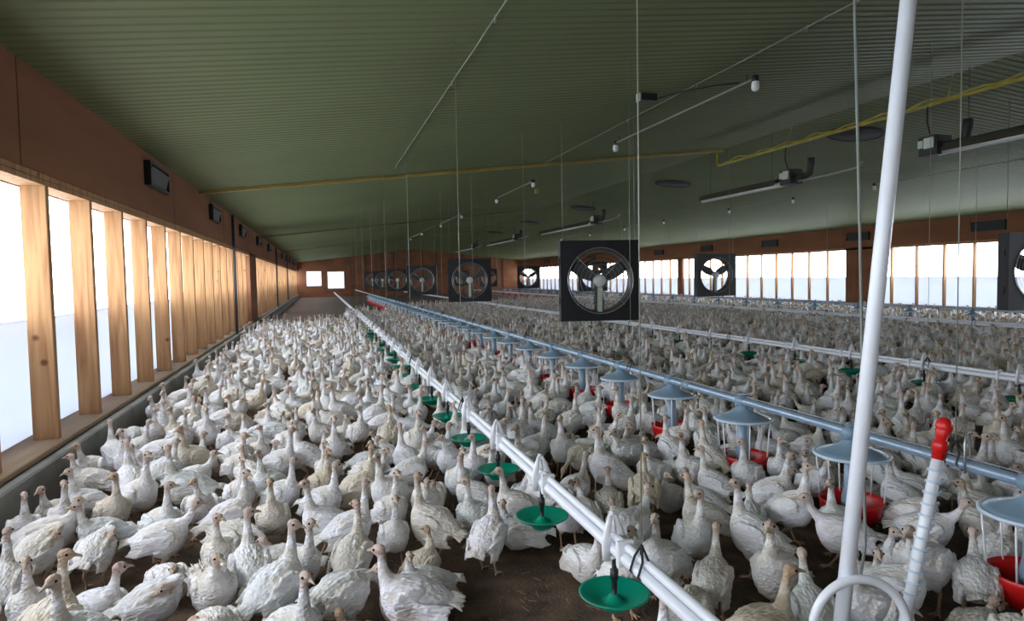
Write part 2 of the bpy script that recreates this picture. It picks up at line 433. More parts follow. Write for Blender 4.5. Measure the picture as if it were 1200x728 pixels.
# ridge chimneys
def chimney(i, yy):
    t = empty('ridge_vent', (9.3, yy, ceil_z(9.3)-.045), '%s dark round vent opening from the camera beside the ceiling ridge' % nth(i), 'vent', 'ridge vents'); t.rotation_euler = (0, math.atan(PITCH), 0)
    MB().lathe([(.48, .06), (.48, .015), (.45, .005), (.42, .01), (.42, .05)], 28, close=True).obj('collar', M['dark_rope'], t)
    MB().lathe([(.0, .012), (.42, .012), (.42, .03), (0, .03)], 28).obj('damper', M['dark_rope'], t)
for i in range(5): chimney(i, 9.9+6.4*i)

# ---------------------------------------------------------------- circulation fans
def make_fan(ang):
    t = empty('circulation_fan')
    H = .55; R = .455; n = 48
    mb = MB(); vs = []; fs = []
    def sq(k):
        a = 2*math.pi*k/n+1e-6; c, s_ = math.cos(a), math.sin(a); m = max(abs(c), abs(s_)); 
        return c/m*H, s_/m*H
    for y, yi in ((-.09, 0), (.09, 1)):
        for k in range(n): vs.append((sq(k)[0], y, sq(k)[1]))
        for k in range(n):
            a = 2*math.pi*k/n; vs.append((R*math.cos(a), y, R*math.sin(a)))
    for k in range(n):
        j = (k+1) % n
        fs += [(k, n+k, n+j, j), (2*n+k, 2*n+j, 3*n+j, 3*n+k), (k, j, 2*n+j, 2*n+k), (n+k, 3*n+k, 3*n+j, n+j)]
    mb.add(vs, fs)
    for z in (-.27, .27):
        for x in (-H-.012, H-.012): mb.box((x, -.03, z-.05), (x+.024, .03, z+.05))
    mb.obj('housing', M['black'], t)
    sh = MB().lathe([(R-.004, -.085), (R-.03, -.02), (R-.035, .05), (R-.008, .155), (R-.02, .15), (R-.045, .05), (R-.04, -.02), (R-.016, -.08)], 48, axis='y', close=True)
    sh.obj('shroud', M['blade'], t)
    g = MB()
    for rr in (.10, .16, .22, .28, .34, .40, .452):
        g.tube([(rr*math.cos(a), -.105, rr*math.sin(a)) for a in np.linspace(0, 2*math.pi, 33)[:-1]], .0022 if rr < .45 else .006, 5, closed=True)
    for k in range(4):
        a = math.pi/4+k*math.pi/2; g.tube([(0.09*math.cos(a), -.108, .09*math.sin(a)), (.47*math.cos(a), -.108, .47*math.sin(a))], .004, 5)
    g.obj('guard', M['grey_metal'], t)
    m = MB().lathe([(0, -.10), (.06, -.098), (.085, -.08), (.088, .0), (.06, .02), (0, .02)], 20, axis='y'); m.obj('motor', M['motor'], t)
    MB().box((-.03, -.05, -.455), (.03, .06, -.07)).obj('motor_mount', M['light_box'], t)
    for k in range(3):
        a = ang+k*2*math.pi/3; b = MB(); vs = []; c, s_ = math.cos(a), math.sin(a)
        L_ = 7
        for i in range(L_):
            r = .06+.36*i/(L_-1); w = .045+.055*math.sin(math.pi*min(i/(L_-1)+.15, 1)*.8); tw = .75-.45*i/(L_-1)
            for sgn in (-1, -.33, .33, 1):
                for th in (-.004, .004):
                    u = sgn*w; y = .02+u*math.sin(tw)+th; v = u*math.cos(tw)
                    vs.append((r*c-v*s_, y, r*s_+v*c))
        fs = []
        for i in range(L_-1):
            for q in range(3):
                A = i*8+q*2; B = A+8; fs += [(A, A+2, B+2, B), (A+1, B+1, B+3, A+3)]
            fs += [(i*8, i*8+8, i*8+9, i*8+1), (i*8+6, i*8+7, i*8+15, i*8+14)]
        fs += [(0, 1, 3, 2), (2, 3, 5, 4), (4, 5, 7, 6)]; E = (L_-1)*8; fs += [(E, E+2, E+3, E+1), (E+2, E+4, E+5, E+3), (E+4, E+6, E+7, E+5)]
        b.add(vs, fs, True).obj('blade', M['blade'], t)
    return t
fan0 = make_fan(-math.pi/2)
def place_fan(i, row, x, y, z, first=False):
    lab = '%s black square circulation fan from the camera in the %s' % (nth(i), 'near row' if row == 0 else 'row beyond the ridge')
    r = -.20+.03*math.sin(i*2.3+row) if row == 0 else -.10+.03*math.sin(i*1.7)
    if first: t = fan0; t.location = (x, y, z); t.rotation_euler = (0, 0, r); t['label'] = lab
    else: t = clone(fan0, (x, y, z), (0, 0, r), lab)
    t['category'] = 'fan'; t['group'] = 'fans of the near row' if row == 0 else 'fans of the far row'
    cz = ceil_z(x)
    for sx in (-.5, .5):
        mb = MB().tube([(0, 0, 0), (0, 0, cz-z-.55)], .0045, 5)
        o = mb.obj('hanging_wire', M['wire'], t); o.location = (sx, 0, .55)
k = 0
for i in range(6): place_fan(i, 0, 3.70, 8.5+8.28*i, 1.42, i == 0)
for i in range(6): place_fan(i, 1, 9.92, 7.15+8.12*i, 1.44)

# ---------------------------------------------------------------- drinker lines
def drinker_line(x, y0, y1, label, z=.45):
    t = empty('drinker_line', (x, y0, z), label, 'pipe')
    L_ = y1-y0
    MB().tube([(0, L_*i/20, .004*math.sin(i*1.9)) for i in range(21)], .022, 12).obj('water_pipe', M['white_pvc'], t)
    MB().tube([(.012, L_*i/20, .040+.004*math.sin(i*1.9)) for i in range(21)], .017, 12).obj('support_pipe', M['white_pvc'], t)
    k = 0; yy = .32
    while yy < L_ and k < 60:
        o = MB().box((-.03, -.012, -.03), (.038, .012, .066), .004).obj('pipe_clip', M['bracket'], t) if k == 0 else clip.copy()
        if k == 0: clip = o
        else: COL.objects.link(o); o.parent = t
        o.location = (0, yy, 0); yy += .87 if x < 4 else 1.0; k += 1
    return t
drinker_line(1.05, 1.02, 56.0, 'long white double water pipe with green drinker cups nearest the camera')
drinker_line(6.24, -1.5, 52.0, 'white water pipe crossing behind the blue feeder line')
drinker_line(11.8, -1.5, 52.0, 'thin white water pipe past the ridge, second beyond the blue feeder line')
def make_drinker():
    t = empty('drinker')
    MB().lathe([(.0, .0), (.05, .0), (.06, .012), (.066, .022), (.115, .045), (.135, .058), (.137, .063), (.128, .062), (.062, .030), (.035, .028), (.02, .05), (.012, .055), (0, .055)], 28).obj('bowl', M['green'], t)
    MB().lathe([(.010, .045), (.012, .11), (.016, .112), (.016, .15), (.009, .152), (.009, .205)], 12).obj('stem', M['black_metal'], t)
    # forked white clip over the pipes
    mb = MB()
    mb.tube([(-.030, 0, .19), (-.034, 0, .26), (-.022, 0, .32), (-.012, 0, .365)], [(.012, .018), (.012, .018), (.012, .015), (.010, .010)], 8)
    mb.tube([(.036, 0, .19), (.040, 0, .26), (.018, 0, .32), (.002, 0, .365)], [(.012, .018), (.012, .018), (.012, .015), (.010, .010)], 8); mb.tube([(-.006, 0, .30), (-.004, 0, .335), (-.005, 0, .372)], [(.020, .010), (.014, .011), (.008, .008)], 8)
    mb.tube([(-.03, 0, .198), (.036, 0, .198)], .010, 8)
    mb.tube([(-.014, 0, .37), (.004, 0, .37)], .009, 8)
    mb.obj('clip', M['bracket'], t)
    return t
dr0 = make_drinker(); first = True
DRINK = []
for li, (x, ya, n, st) in enumerate(((1.05, 2.30, 22, .87), (6.24, 4.62, 11, 1.02))):
    for i in range(n):
        y = ya+st*i
        lab = '%s green drinker bowl from the camera under the %s white water pipe' % (nth(i), 'near' if li == 0 else 'second')
        g = 'green drinkers of the %s water pipe' % ('near' if li == 0 else 'second')
        if first: t = dr0; first = False; t.location = (x, y, .22); t['label'] = lab
        else: t = clone(dr0, (x, y, .22), None, lab)
        t['category'] = 'drinker'; t['group'] = g
        DRINK.append((x, y))
# ---------------------------------------------------------------- feeder lines
def feeder_line(x, y0, y1, label, z=.605):
    t = empty('feeder_line', (x, y0, z), label, 'pipe')
    L_ = y1-y0
    MB().tube([(0, 0, 0), (0, L_, 0)], .0255, 14).obj('feed_pipe', M['blue_pipe'], t)
    MB().tube([(.002, 0, .034), (.002, L_, .034)], .0035, 6).obj('shock_wire', M['grey_metal'], t)
    k = 0; yy = .75
    while yy < L_ and k < 24:
        if k == 0:
            c0 = MB().tube([(0, -.05, 0), (0, -.045, 0), (0, .045, 0), (0, .05, 0)], [.026, .031, .031, .026], 14).obj('pipe_coupling', M['feeder_top'], t); c = c0
        else: c = c0.copy(); COL.objects.link(c); c.parent = t
        c.location = (0, yy, 0); yy += 3.05; k += 1
    return t
feeder_line(2.80, .9, 57.0, 'blue grey metal feeder pipe with red pans crossing the flock')
feeder_line(13.6, -1.0, 55.0, 'distant feeder pipe near the far window wall')
def make_feeder():
    t = empty('pan_feeder')
    MB().tube([(0, -.055, .605), (0, .055, .605)], .036, 14).lathe([(.034, .655), (.034, .56)], 14).obj('pipe_saddle', M['feeder_top'], t)
    MB().lathe([(.030, .60), (.040, .560), (.075, .532), (.150, .502), (.185, .490), (.186, .478), (.178, .478), (.07, .515), (.028, .545)], 32, close=True).obj('cone', M['feeder_top'], t)
    MB().tube([(.190*math.cos(a), .190*math.sin(a), .484) for a in np.linspace(0, 2*math.pi, 41)[:-1]], .0095, 8, closed=True).obj('rim_ring', M['feeder_rim'], t)
    MB().lathe([(.036, .54), (.038, .30), (.050, .24), (.050, .19), (.042, .19), (.042, .24), (.032, .30), (.032, .54)], 20, close=True).obj('drop_tube', M['feeder_top'], t)
    for k in range(6):
        a = k*math.pi/3+.3
        MB().tube([(.182*math.cos(a), .182*math.sin(a), .482), (.160*math.cos(a), .160*math.sin(a), .222)], .0045, 6).obj('support_rod', M['bracket'], t)
    MB().lathe([(0, .115), (.05, .118), (.11, .105), (.122, .105), (.148, .15), (.162, .21), (.168, .235), (.162, .237), (.154, .212), (.138, .16), (.112, .122), (.05, .145), (0, .15)], 32).obj('pan', M['red'], t)
    MB().lathe([(0, .15), (.06, .152), (.13, .135), (.13, .128), (0, .128)], 20).obj('feed', M['sill'], t)
    return t
fd0 = make_feeder(); first = True
FEED = []
for li, (x, ya, n, st) in enumerate(((2.80, 2.0, 40, .985), (13.6, 9.5, 26, 1.6))):
    for i in range(n):
        y = ya+st*i
        lab = '%s red pan feeder from the camera hanging on the %s feeder pipe' % (nth(i), 'near blue' if li == 0 else 'far')
        if first: t = fd0; first = False; t.location = (x, y, 0); t['label'] = lab
        else: t = clone(fd0, (x, y, 0), (0, 0, random.random()*6), lab)
        t['category'] = 'feeder'; t['group'] = 'pan feeders of the %s pipe' % ('near' if li == 0 else 'far')
        FEED.append((x, y))
# ---------------------------------------------------------------- suspension cords
def cord(x, y, z0, label, z1=None, knot=True, r=.0026, m='wire', grp='suspension cords'):
    t = empty('suspension_cord', (x, y, z0), label, 'cord', grp)
    zc = (ceil_z(x) if z1 is None else z1) - z0
    MB().tube([(0, 0, .09 if knot else 0), (0, 0, zc)], r, 6).obj('line', M[m], t)
    if knot:
        mb = MB()
        mb.tube([(0, 0, .10), (.012, -.03, .05), (.03, -.035, 0), (.0, -.036, -.03), (-.03, -.03, .0), (-.012, -.03, .05), (0, 0, .10)], .0045, 6)
        mb.tube([(0, 0, .10), (.012, .03, .05), (.03, .035, 0), (.0, .036, -.03), (-.03, .03, .0), (-.012, .03, .05), (0, 0, .10)], .0045, 6)
        mb.obj('sling', M['dark_rope'], t)
for i in range(8): cord(1.05, 2.07+3.05*i, .455, '%s cord from the camera holding up the near white water pipe' % nth(i), grp='cords of the near water pipe')
for i in range(10): cord(2.80, 2.36+3.35*i, .605, '%s cord from the camera holding up the near blue feeder pipe' % nth(i), grp='cords of the near feeder pipe')
for i in range(7): cord(6.24, 5.6+3.6*i, .455, '%s cord from the camera holding up the second white water pipe' % nth(i), grp='cords of the second water pipe')
for i in range(5): cord(11.8, 9.6+3.8*i, .455, '%s cord from the camera holding the water pipe beyond the ridge' % nth(i), grp='cords of the third water pipe')

# steel hanger loop on the feeder pipe
hk = MB().tube([(-.03, 0, -.03), (-.036, 0, .04), (-.034, 0, .11), (-.012, 0, .15), (.012, 0, .15), (.034, 0, .11), (.036, 0, .04), (.03, 0, -.03)], .0055, 8).obj('pipe_hanger', M['grey_metal'])
hk.location = (2.80, 2.30, .605); hk.rotation_euler = (0, 0, .4); tag(hk, 'bare steel hanger loop hooked over the blue feeder pipe', 'hanger')

# ---------------------------------------------------------------- foreground pole, hose and sight tube
PT = Vector((1.6175, 1.5184, 2.3465)); PBm = Vector((1.4361, 1.5643, 0.4741)); dirp = (PBm-PT).normalized()
kk = (PBm.z-.0)/(-dirp.z); PB = PBm + dirp*kk
kt = (ceil_z(PT.x)-.06-PT.z)/(-dirp.z); PTop = PT - dirp*kt
pole = empty('support_pole', tuple(PB), 'tall white plastic pole leaning from floor to ceiling in front', 'pole')
MB().tube([PB-PB, (PTop-PB)*.5, PTop-PB], .0215, 20).obj('pole_tube', M['white_pvc'], pole)
MB().lathe([(.022, 0), (.05, .0), (.05, .012), (.026, .03)], 20, close=False).obj('foot', M['bracket'], pole)
# regulator with hose arch and banded sight tube
A = Vector((1.6555, 1.5352, 0.5256)); B = Vector((1.7604, 1.5298, 0.9878))
reg = empty('water_regulator', (A.x, A.y, 0), 'banded clear sight tube with red cap and white hose arch beside the leaning pole', 'regulator')
O = Vector((A.x, A.y, 0))
ux = Vector((.961, -.277, -.018)).normalized()
ax = (B-A).normalized()
low = A - ax*.12
MB().tube([low-O, B-O], .0165, 14).obj('sight_tube', M['white_pvc'], reg)
mb = MB(); n = 12
for i in range(n):
    c = A + (B-A)*((i+.3)/n*.86) - O
    mb.tube([c-ax*.003, c+ax*.003], .0215, 14)
    mb.tube([c-ax*.002+ux*.018, c+ux*.03+ax*.006], .004, 6)
mb.obj('tube_bands', M['feeder_rim'], reg)
mb = MB(); mb.tube([B-ax*.055-O, B-O-ax*.03, B-O-ax*.03+ax*.001, B-O, B+ax*.004-O, B+ax*.03-O, B+ax*.055-O], [.0175, .0175, .021, .021, .014, .021, .013], 14)
mb.ell(B+ax*.045-O, (.023, .023, .027)); mb.obj('red_cap', M['red'], reg)
H0 = Vector((1.3297, 1.5724, 0.4443)); H1 = Vector((1.6126, 1.4909, 0.439)); HC = Vector((1.4729, 1.532, 0.4589))
pts = []
for i in range(25):
    a = math.pi*i/24; w = (H1-H0).length/2
    pts.append(HC - ux*w*math.cos(a)*.93 + Vector((0, 0, 1))*(w*1.02)*math.sin(a) - O)
pts = [pts[0]-Vector((0, 0, .12))]+pts+[pts[-1]-Vector((0, 0, .12))]
MB().tube(pts, .0135, 12).obj('hose', M['white_pvc'], reg)
bodyz = .33
mb = MB(); bx0 = min((pts[0]).x, 0)-.04; bx1 = .06
mb.box((bx0, -.07, bodyz-.09), (bx1, .05, bodyz+.03), .012); mb.lathe([(.055, bodyz+.03), (.05, bodyz+.07), (.03, bodyz+.09), (.02, bodyz+.1)], 16, c=((bx0+bx1)/2, -.01, 0)); mb.obj('valve_body', M['feeder_top'], reg)
mb = MB()
for sx in (bx0+.03, bx1-.03): mb.tube([(sx, -.01, bodyz-.08), (sx, -.01, .0)], .012, 8)
mb.obj('stand', M['grey_metal'], reg)
cb = Vector((1.6077, 1.7225, 2.41)); ce = Vector((1.5877, 1.6343, 0.6511))
rp = empty('pull_rope', (ce.x, ce.y, ce.z), 'grey rope hanging from the ceiling beside the leaning white pole', 'rope')
dr = (cb-ce).normalized(); kz = (ceil_z(cb.x)-ce.z)/dr.z
rs = [Vector((0, 0, 0)), dr*.9+Vector((.004, 0, 0)), dr*kz]
lowp = pts[len(pts)//2] + O
MB().tube([lowp-Vector(ce)+Vector((0, 0, .012))]+rs, .0042, 8).obj('rope_strand', M['rope'], rp)

# ---------------------------------------------------------------- ceiling fittings
def conduit(i, x, ya, yb, side='near'):
    z = ceil_z(x)-.10
    t = empty('lamp_conduit', (x, ya, z), '%s grey conduit from the camera, lamp at each end, on the %s ceiling' % (nth(i), side), 'lamp', 'lamp conduits of the %s slope' % side)
    L_ = yb-ya
    MB().tube([(0, 0, 0), (0, L_, 0)], .013, 8).obj('conduit', M['wire'], t)
    for yy in (0, L_):
        s_ = MB().lathe([(.0, .03), (.035, .03), (.04, .0), (.04, -.035), (0, -.035)], 14).obj('lamp_socket', M['black_metal'], t); s_.location = (0, yy, 0)
        b = MB().lathe([(.034, -.03), (.042, -.06), (.044, -.10), (.034, -.13), (0, -.142)], 14).obj('lamp_bulb', M['lamp_glass'], s_)
    for yy in (.15, L_-.15):
        h = MB().tube([(0, 0, 0), (0, 0, .12)], .004, 6).obj('hanger', M['black_metal'], t); h.location = (0, yy, 0)
for i, (a, b) in enumerate(((6.33, 9.9), (14.2, 17.4), (22.0, 26.0), (31, 35))): conduit(i, 4.62, a, b)
for i, (a, b) in enumerate(((8.6, 12.8), (15.6, 18.6), (22.8, 26.2), (30, 34))): conduit(i, 12.6, a, b, 'far')
# junction box and black lead to the first lamp
jb = empty('junction_box', (3.70, 7.05, ceil_z(3.70)-.085), 'small black junction box with a lead to the first lamp', 'box')
MB().box((-.10, -.05, -.03), (.10, .05, .05), .006).obj('box_body', M['black_metal'], jb)
MB().box((-.13, -.045, -.04), (-.105, .045, .05), .004).obj('end_cap', M['light_box'], jb)
MB().tube([(.1, 0, 0), (.35, -.2, .045), (.6, -.45, .06), (.80, -.60, .06)], .008, 6).obj('lead', M['black_metal'], jb)
# thin cables running along the barn under the ceiling
for x, ya, yb, lab, in ((1.24, 3.0, 11.0, 'thin pale cable running along the low side of the ceiling'), (4.15, 3.2, 12.0, 'thin pale cable running beside the first lamp conduit'), (4.7, 20.0, 44.0, 'thin pale cable running under the distant ceiling')):
    mb = MB(); n = 10
    mb.tube([(0, (yb-ya)*i/n, -.012-.006*(i % 2)) for i in range(n+1)], .0055, 6)
    for i in range(0, n+1, 2): mb.tube([(0, (yb-ya)*i/n, 0), (0, (yb-ya)*i/n+.02, -.05)], .006, 6)
    o = mb.obj('ceiling_cable', M['wire']); o.location = (x, ya, ceil_z(x)-.016); tag(o, lab, 'cable')
# the yellow gas main under the ridge
gm = empty('gas_main', (7.95, 3.0, 3.70), 'yellow gas pipe running lengthwise under the ridge to the ochre strip', 'pipe')
MB().tube([(0, 0, 0), (0, 9.1, 0), (0, 9.14, .04), (0, 9.14, .30)], .024, 10).obj('gas_pipe', M['yellow'], gm)
mb = MB(); mb.tube([(.0+.03*math.sin(i*1.1), i*.19, .045+.025*math.cos(i*1.7)) for i in range(48)], .013, 6); mb.obj('wound_cable', M['yellow'], gm)
for i in range(3):
    h = MB().tube([(0, 0, 0), (.1, 0, ceil_z(8.05)-3.70)], .006, 6).obj('hanger', M['yellow'], gm); h.location = (0, .8+3.1*i, 0)
# radiant heaters
def heater(i, y, s, length, lead):
    t = empty('radiant_heater', (8.02, y, 3.08), '%s tube heater from the camera under the yellow gas pipe' % nth(i), 'heater', 'tube heaters under the ridge')
    mb = MB(); w = .17
    pr = [(-w, -.03), (-w*.75, .05), (-w*.3, .085), (w*.3, .085), (w*.75, .05), (w, -.03)]
    ya, yb = .25, length; vs = []
    for yy in (ya, yb):
        for (a, b) in pr: vs.append((a, yy*s, b))
        for (a, b) in pr: vs.append((a*.93, yy*s, b-.012))
    fs = []
    for k in range(5): fs += [(k, k+1, k+13, k+12), (k+6, k+18, k+19, k+7)]
    fs += [(0, 12, 18, 6), (5, 11, 23, 17)]+[(k, k+6, k+7, k+1) for k in range(5)]+[(k+12, k+13, k+19, k+18) for k in range(5)]
    mb.add(vs, fs); mb.obj('reflector_hood', M['dusty'], t)
    MB().tube([(0, .1*s, -.02), (0, (length+.1)*s, -.02)], .05, 12).obj('radiant_tube', M['chrome'], t)
    bb = MB().box((-.13, -.16, -.06), (.13, .13, .20), .01).obj('burner_box', M['duct'], t)
    MB().box((-.16, -.13, .03), (-.132, .02, .17), .004).box((-.15, .04, .05), (-.132, .12, .15), .004).obj('control_box', M['light_box'], bb)
    MB().tube([(.02, -.15*1, .05), (.05, -.30, .05), (.06, -.42, .10), (.06, -.44, .22), (.06, -.44, .34)], .06, 14).obj('air_duct', M['duct'], t)
    MB().tube([(-.05, 0, .2), (-.1, .02, .4), (-.06, .05, .62)], .012, 8).obj('gas_hose', M['duct'], t)
    for yy in (.5*s, (length-.2)*s):
        h = MB().tube([(0, 0, 0), (0, 0, ceil_z(8.02)-3.16)], .004, 5).obj('hanger_chain', M['black_metal'], t); h.location = (0, yy, .08)
    if lead:
        MB().tube([(0, -.2, -.02), (0, -.9, -.02), (0, -1.5, .0), (0, -1.62, .07)], .018, 8).obj('return_tube', M['wire'], t)
heater(0, 7.15, -1, 2.6, False)
for i, y in enumerate((10.0, 18.6, 27.0, 35.0)): heater(i+1, y, 1, 2.7 if i == 0 else 5.0, True)
# small pale dangling controller by the second lamp conduit
o = MB().tube([(0, 0, 0), (0, 0, -.28)], .005, 6).box((-.04, -.03, -.36), (.04, .03, -.26), .006).obj('sensor', M['yellow'])
o.location = (4.70, 14.2, ceil_z(4.70)-.02); tag(o, 'small yellow sensor dangling below the ochre ceiling strip', 'sensor')

# ---------------------------------------------------------------- turkeys
def seg_dist(P, pts):
    best = np.full(len(P), 9.9); par = np.zeros(len(P))
    pts = np.array(pts, float); n = len(pts)-1
    for i in range(n):
        a, b = pts[i], pts[i+1]; d = b-a; t = np.clip(((P-a) @ d)/max(d @ d, 1e-9), 0, 1)
        q = np.linalg.norm(P-(a+t[:, None]*d), axis=1); m = q < best; best[m] = q[m]; par[m] = (i+t[m])/n
    return best, par
def catmull(pts, k=4):
    P = [Vector(p) for p in pts]; out = []
    for i in range(len(P)-1):
        p0 = P[max(i-1, 0)]; p1 = P[i]; p2 = P[i+1]; p3 = P[min(i+2, len(P)-1)]
        for j in range(k):
            t = j/k; out.append(.5*((2*p1)+(p2-p0)*t+(2*p0-5*p1+4*p2-p3)*t*t+(3*p1-p0-3*p2+p3)*t**3))
    out.append(P[-1]); return out
def make_turkey(name, tilt=.22, neck=None, headdir=(0, 1, -.12), sit=False, step=0.0, spread=0.0, ruffle=False, fat=1.0):
    mb = MB(); zc = .108 if sit else .200
    Rt = Euler((tilt, 0, 0)).to_matrix()
    C0 = Vector((0, 0, zc))
    def B(x, y, z): return C0 + Rt @ Vector((x*fat, y, z))
    # trunk: one loft from tail to breast
    sec = [(-.150, .016, .026, .014), (-.125, .012, .042, .030), (-.095, .006, .062, .052), (-.05, .0, .082, .074), (.0, -.004, .092, .087), (.05, -.006, .088, .088), (.09, .004, .066, .070), (.118, .020, .038, .044), (.13, .03, .014, .02)]
    vs = []; n = 20
    for (y, z, rx, rz) in sec:
        for k in range(n):
            a = 2*math.pi*k/n; vs.append(B(rx*math.cos(a), y, z+rz*math.sin(a)*(1.0 if math.sin(a) > 0 else 1.12)))
    fs = [(i*n+k, i*n+(k+1) % n, (i+1)*n+(k+1) % n, (i+1)*n+k) for i in range(len(sec)-1) for k in range(n)]
    fs += [tuple(range(n-1, -1, -1)), tuple((len(sec)-1)*n+k for k in range(n))]
    mb.add(vs, fs)
    # tail feathers
    for k in range(-3, 4):
        a = k*(.10+.10*spread+(.12 if ruffle else 0)); up = .02+(.05 if ruffle else 0)
        p0 = B(k*.006, -.11, .014); p1 = B(k*.009+math.sin(a)*.045, -.115-.048*math.cos(a), .010+up-.004*abs(k)); p2 = B(k*.009+math.sin(a)*.075, -.115-.078*math.cos(a), .002+up*1.4-.008*abs(k))
        mb.tube([p0, p1, p2], [(.012, .008), (.016, .006), (.006, .004)], 8)
    # wings: shoulder shell plus layered primaries
    for s_ in (-1, 1):
        mb.ell(B(s_*.071, .006, .018), (.020, .082, .050), (tilt-.12, 0, s_*-.10-s_*spread*.3), 14, 9)
        for q in range(5):
            y0_ = .02-.02*q; z0_ = .018-.014*q+(.02 if ruffle else 0)
            out = .012*spread+.004*q*spread
            mb.tube([B(s_*.078, y0_+.03, z0_), B(s_*(.086+out), y0_-.05, z0_-.004), B(s_*(.072+out*2.2), y0_-.095-.004*(4-q), z0_+.004), B(s_*(.056+out*3), -.142+.010*q, z0_+.010)],
                    [(.008, .012), (.008, .014), (.007, .012), (.004, .005)], 8)
    # neck
    nb = B(0, .085, .035)
    npts = neck or [(0, .014, .055), (0, .020, .11), (0, .022, .160)]
    path = [B(0, .045, .0), nb]+[nb+Vector(p) for p in npts]
    sp = catmull(path, 4); m = len(sp); rr = []
    for i in range(m):
        t = i/(m-1); rr.append(.058*(1-t)**2.6+.0125+.006*(1-t)+.002*t)
    mb.tube(sp, rr, 12)
    hd = Vector(headdir).normalized(); hc = sp[-1]+hd*.012+Vector((0, 0, .008))
    yaw = math.atan2(-hd.x, hd.y); pit = math.asin(hd.z)
    mb.ell(hc, (.0205, .0295, .0235), (pit, 0, yaw), 14, 10)
    bk0 = hc+hd*.020+Vector((0, 0, -.002)); bk = [bk0, bk0+hd*.018, bk0+hd*.030+Vector((0, 0, -.004)), bk0+hd*.037+Vector((0, 0, -.010))]
    mb.tube(bk, [(.0095, .0095), (.008, .0075), (.0055, .0055), (.003, .0035)], 8)
    mb.tube([hc+Vector((0, 0, -.014)), hc+Vector((0, 0, -.03))-hd*.004], [.008, .006], 6)
    # legs
    legs = []
    if not sit:
        for s_ in (-1, 1):
            st = step*s_
            hip = B(s_*.045, -.012, -.045); knee = Vector((s_*.048, .022+st*.4, zc-.088)); hock = Vector((s_*.046, -.022+st*.6, .078)); ank = Vector((s_*.048, .010+st, .012))
            mb.tube([hip, (hip+knee)/2, knee], [.040, .032, .017], 10); mb.tube([knee, hock], [.016, .0085], 8); mb.tube([hock, (hock+ank)/2, ank], [.0085, .0065, .0075], 8)
            toes = []
            for a in (-.5, 0, .5, math.pi):
                L_ = .048 if abs(a) < 1 else .02; e = ank+Vector((math.sin(a)*L_, math.cos(a)*L_, -.008)); mb.tube([ank, (ank+e)/2+Vector((0, 0, .001)), e], [.0065, .0055, .004], 6); toes.append(e)
            legs.append([knee-Vector((0, 0, .02)), hock, ank])
            legs += [[ank, e] for e in toes]
    if ruffle:
        for k in range(26):
            a = rng.uniform(0, 2*math.pi); y = rng.uniform(-.10, .04); p = B(.07*math.cos(a), y, .068*abs(math.sin(a)))
            d = (p-B(0, y, 0)).normalized()
            mb.tube([p, p+d*.02+Vector((0, -.02, .01)), p+d*.04+Vector((0, -.045, .016))], [(.009, .006), (.009, .005), (.003, .002)], 6)
    o = mb.obj('turkey_source', None)
    md = o.modifiers.new('r', 'REMESH'); md.mode = 'VOXEL'; md.voxel_size = .0052; md.use_smooth_shade = True
    sm = o.modifiers.new('s', 'SMOOTH'); sm.factor = .5; sm.iterations = 2
    def bake(ratio=None):
        d = None
        if ratio: d = o.modifiers.new('d', 'DECIMATE'); d.ratio = ratio
        dg = bpy.context.evaluated_depsgraph_get(); me = bpy.data.meshes.new_from_object(o.evaluated_get(dg))
        if d: o.modifiers.remove(d)
        P = np.empty(len(me.vertices)*3, np.float32); me.vertices.foreach_get('co', P); P = P.reshape(-1, 3).astype(float)
        q = P-np.array([0, 0, zc]); ax_ = np.array(Rt @ Vector((0, 1, 0))); ty = q @ ax_; rad = q-ty[:, None]*ax_; rl = np.linalg.norm(rad, axis=1)
        am = np.clip((rl-.03)/.03, 0, 1)*np.clip((.13-rl)/.02, 0, 1)*np.clip((.12-np.abs(ty+.02))/.04, 0, 1)*np.clip((P[:, 2]-.09)/.03, 0, 1)
        nz = np.sin(95*P[:, 0]+3*np.sin(60*ty))*np.sin(100*P[:, 2]+2.5*np.sin(70*P[:, 0]+ty*50))+.6*np.sin(190*P[:, 0]+70*ty)*np.sin(170*P[:, 2]-110*ty)
        P = P+rad/np.maximum(rl, .01)[:, None]*(am*nz*(.0042 if ruffle else .0026))[:, None]
        nv = len(P); F = [tuple(p.vertices) for p in me.polygons]; bpy.data.meshes.remove(me)
        col = np.tile(np.array([.85, .85, .88]), (nv, 1))
        # slightly yellow rump and wing tips, dirty belly feathers
        zz = P[:, 2]; yy_ = P[:, 1]
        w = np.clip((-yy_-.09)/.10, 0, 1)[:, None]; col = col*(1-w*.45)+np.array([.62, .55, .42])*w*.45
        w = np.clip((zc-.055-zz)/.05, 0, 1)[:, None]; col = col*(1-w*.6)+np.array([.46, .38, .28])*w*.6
        dn, pn = seg_dist(P, sp); w = (np.clip((pn-.72)/.16, 0, 1)*(dn < .035))[:, None]
        col = col*(1-w)+np.array([.56, .47, .43])*w
        dh = np.linalg.norm(P-np.array(hc), axis=1); w = np.clip((.036-dh)/.006, 0, 1)[:, None]; col = col*(1-w)+np.array([.60, .48, .43])*w
        db, _ = seg_dist(P, bk); w = np.clip((.013-db)/.003, 0, 1)[:, None]*(dh > .022)[:, None]; col = col*(1-w)+np.array([.56, .48, .38])*w
        for lg in legs:
            dl, _ = seg_dist(P, lg); w = np.clip((.018-dl)/.005, 0, 1)[:, None]; col = col*(1-w)+np.array([.58, .40, .28])*w
        # dark round eyes
        side = hd.cross(Vector((0, 0, 1))).normalized(); eb = MB()
        for s_ in (-1, 1): eb.ell(hc+side*.0192*s_+hd*.008+Vector((0, 0, .005)), (.0048, .0055, .0052), (0, 0, 0), 8, 5)
        ev = np.array([tuple(v) for v in eb.v])
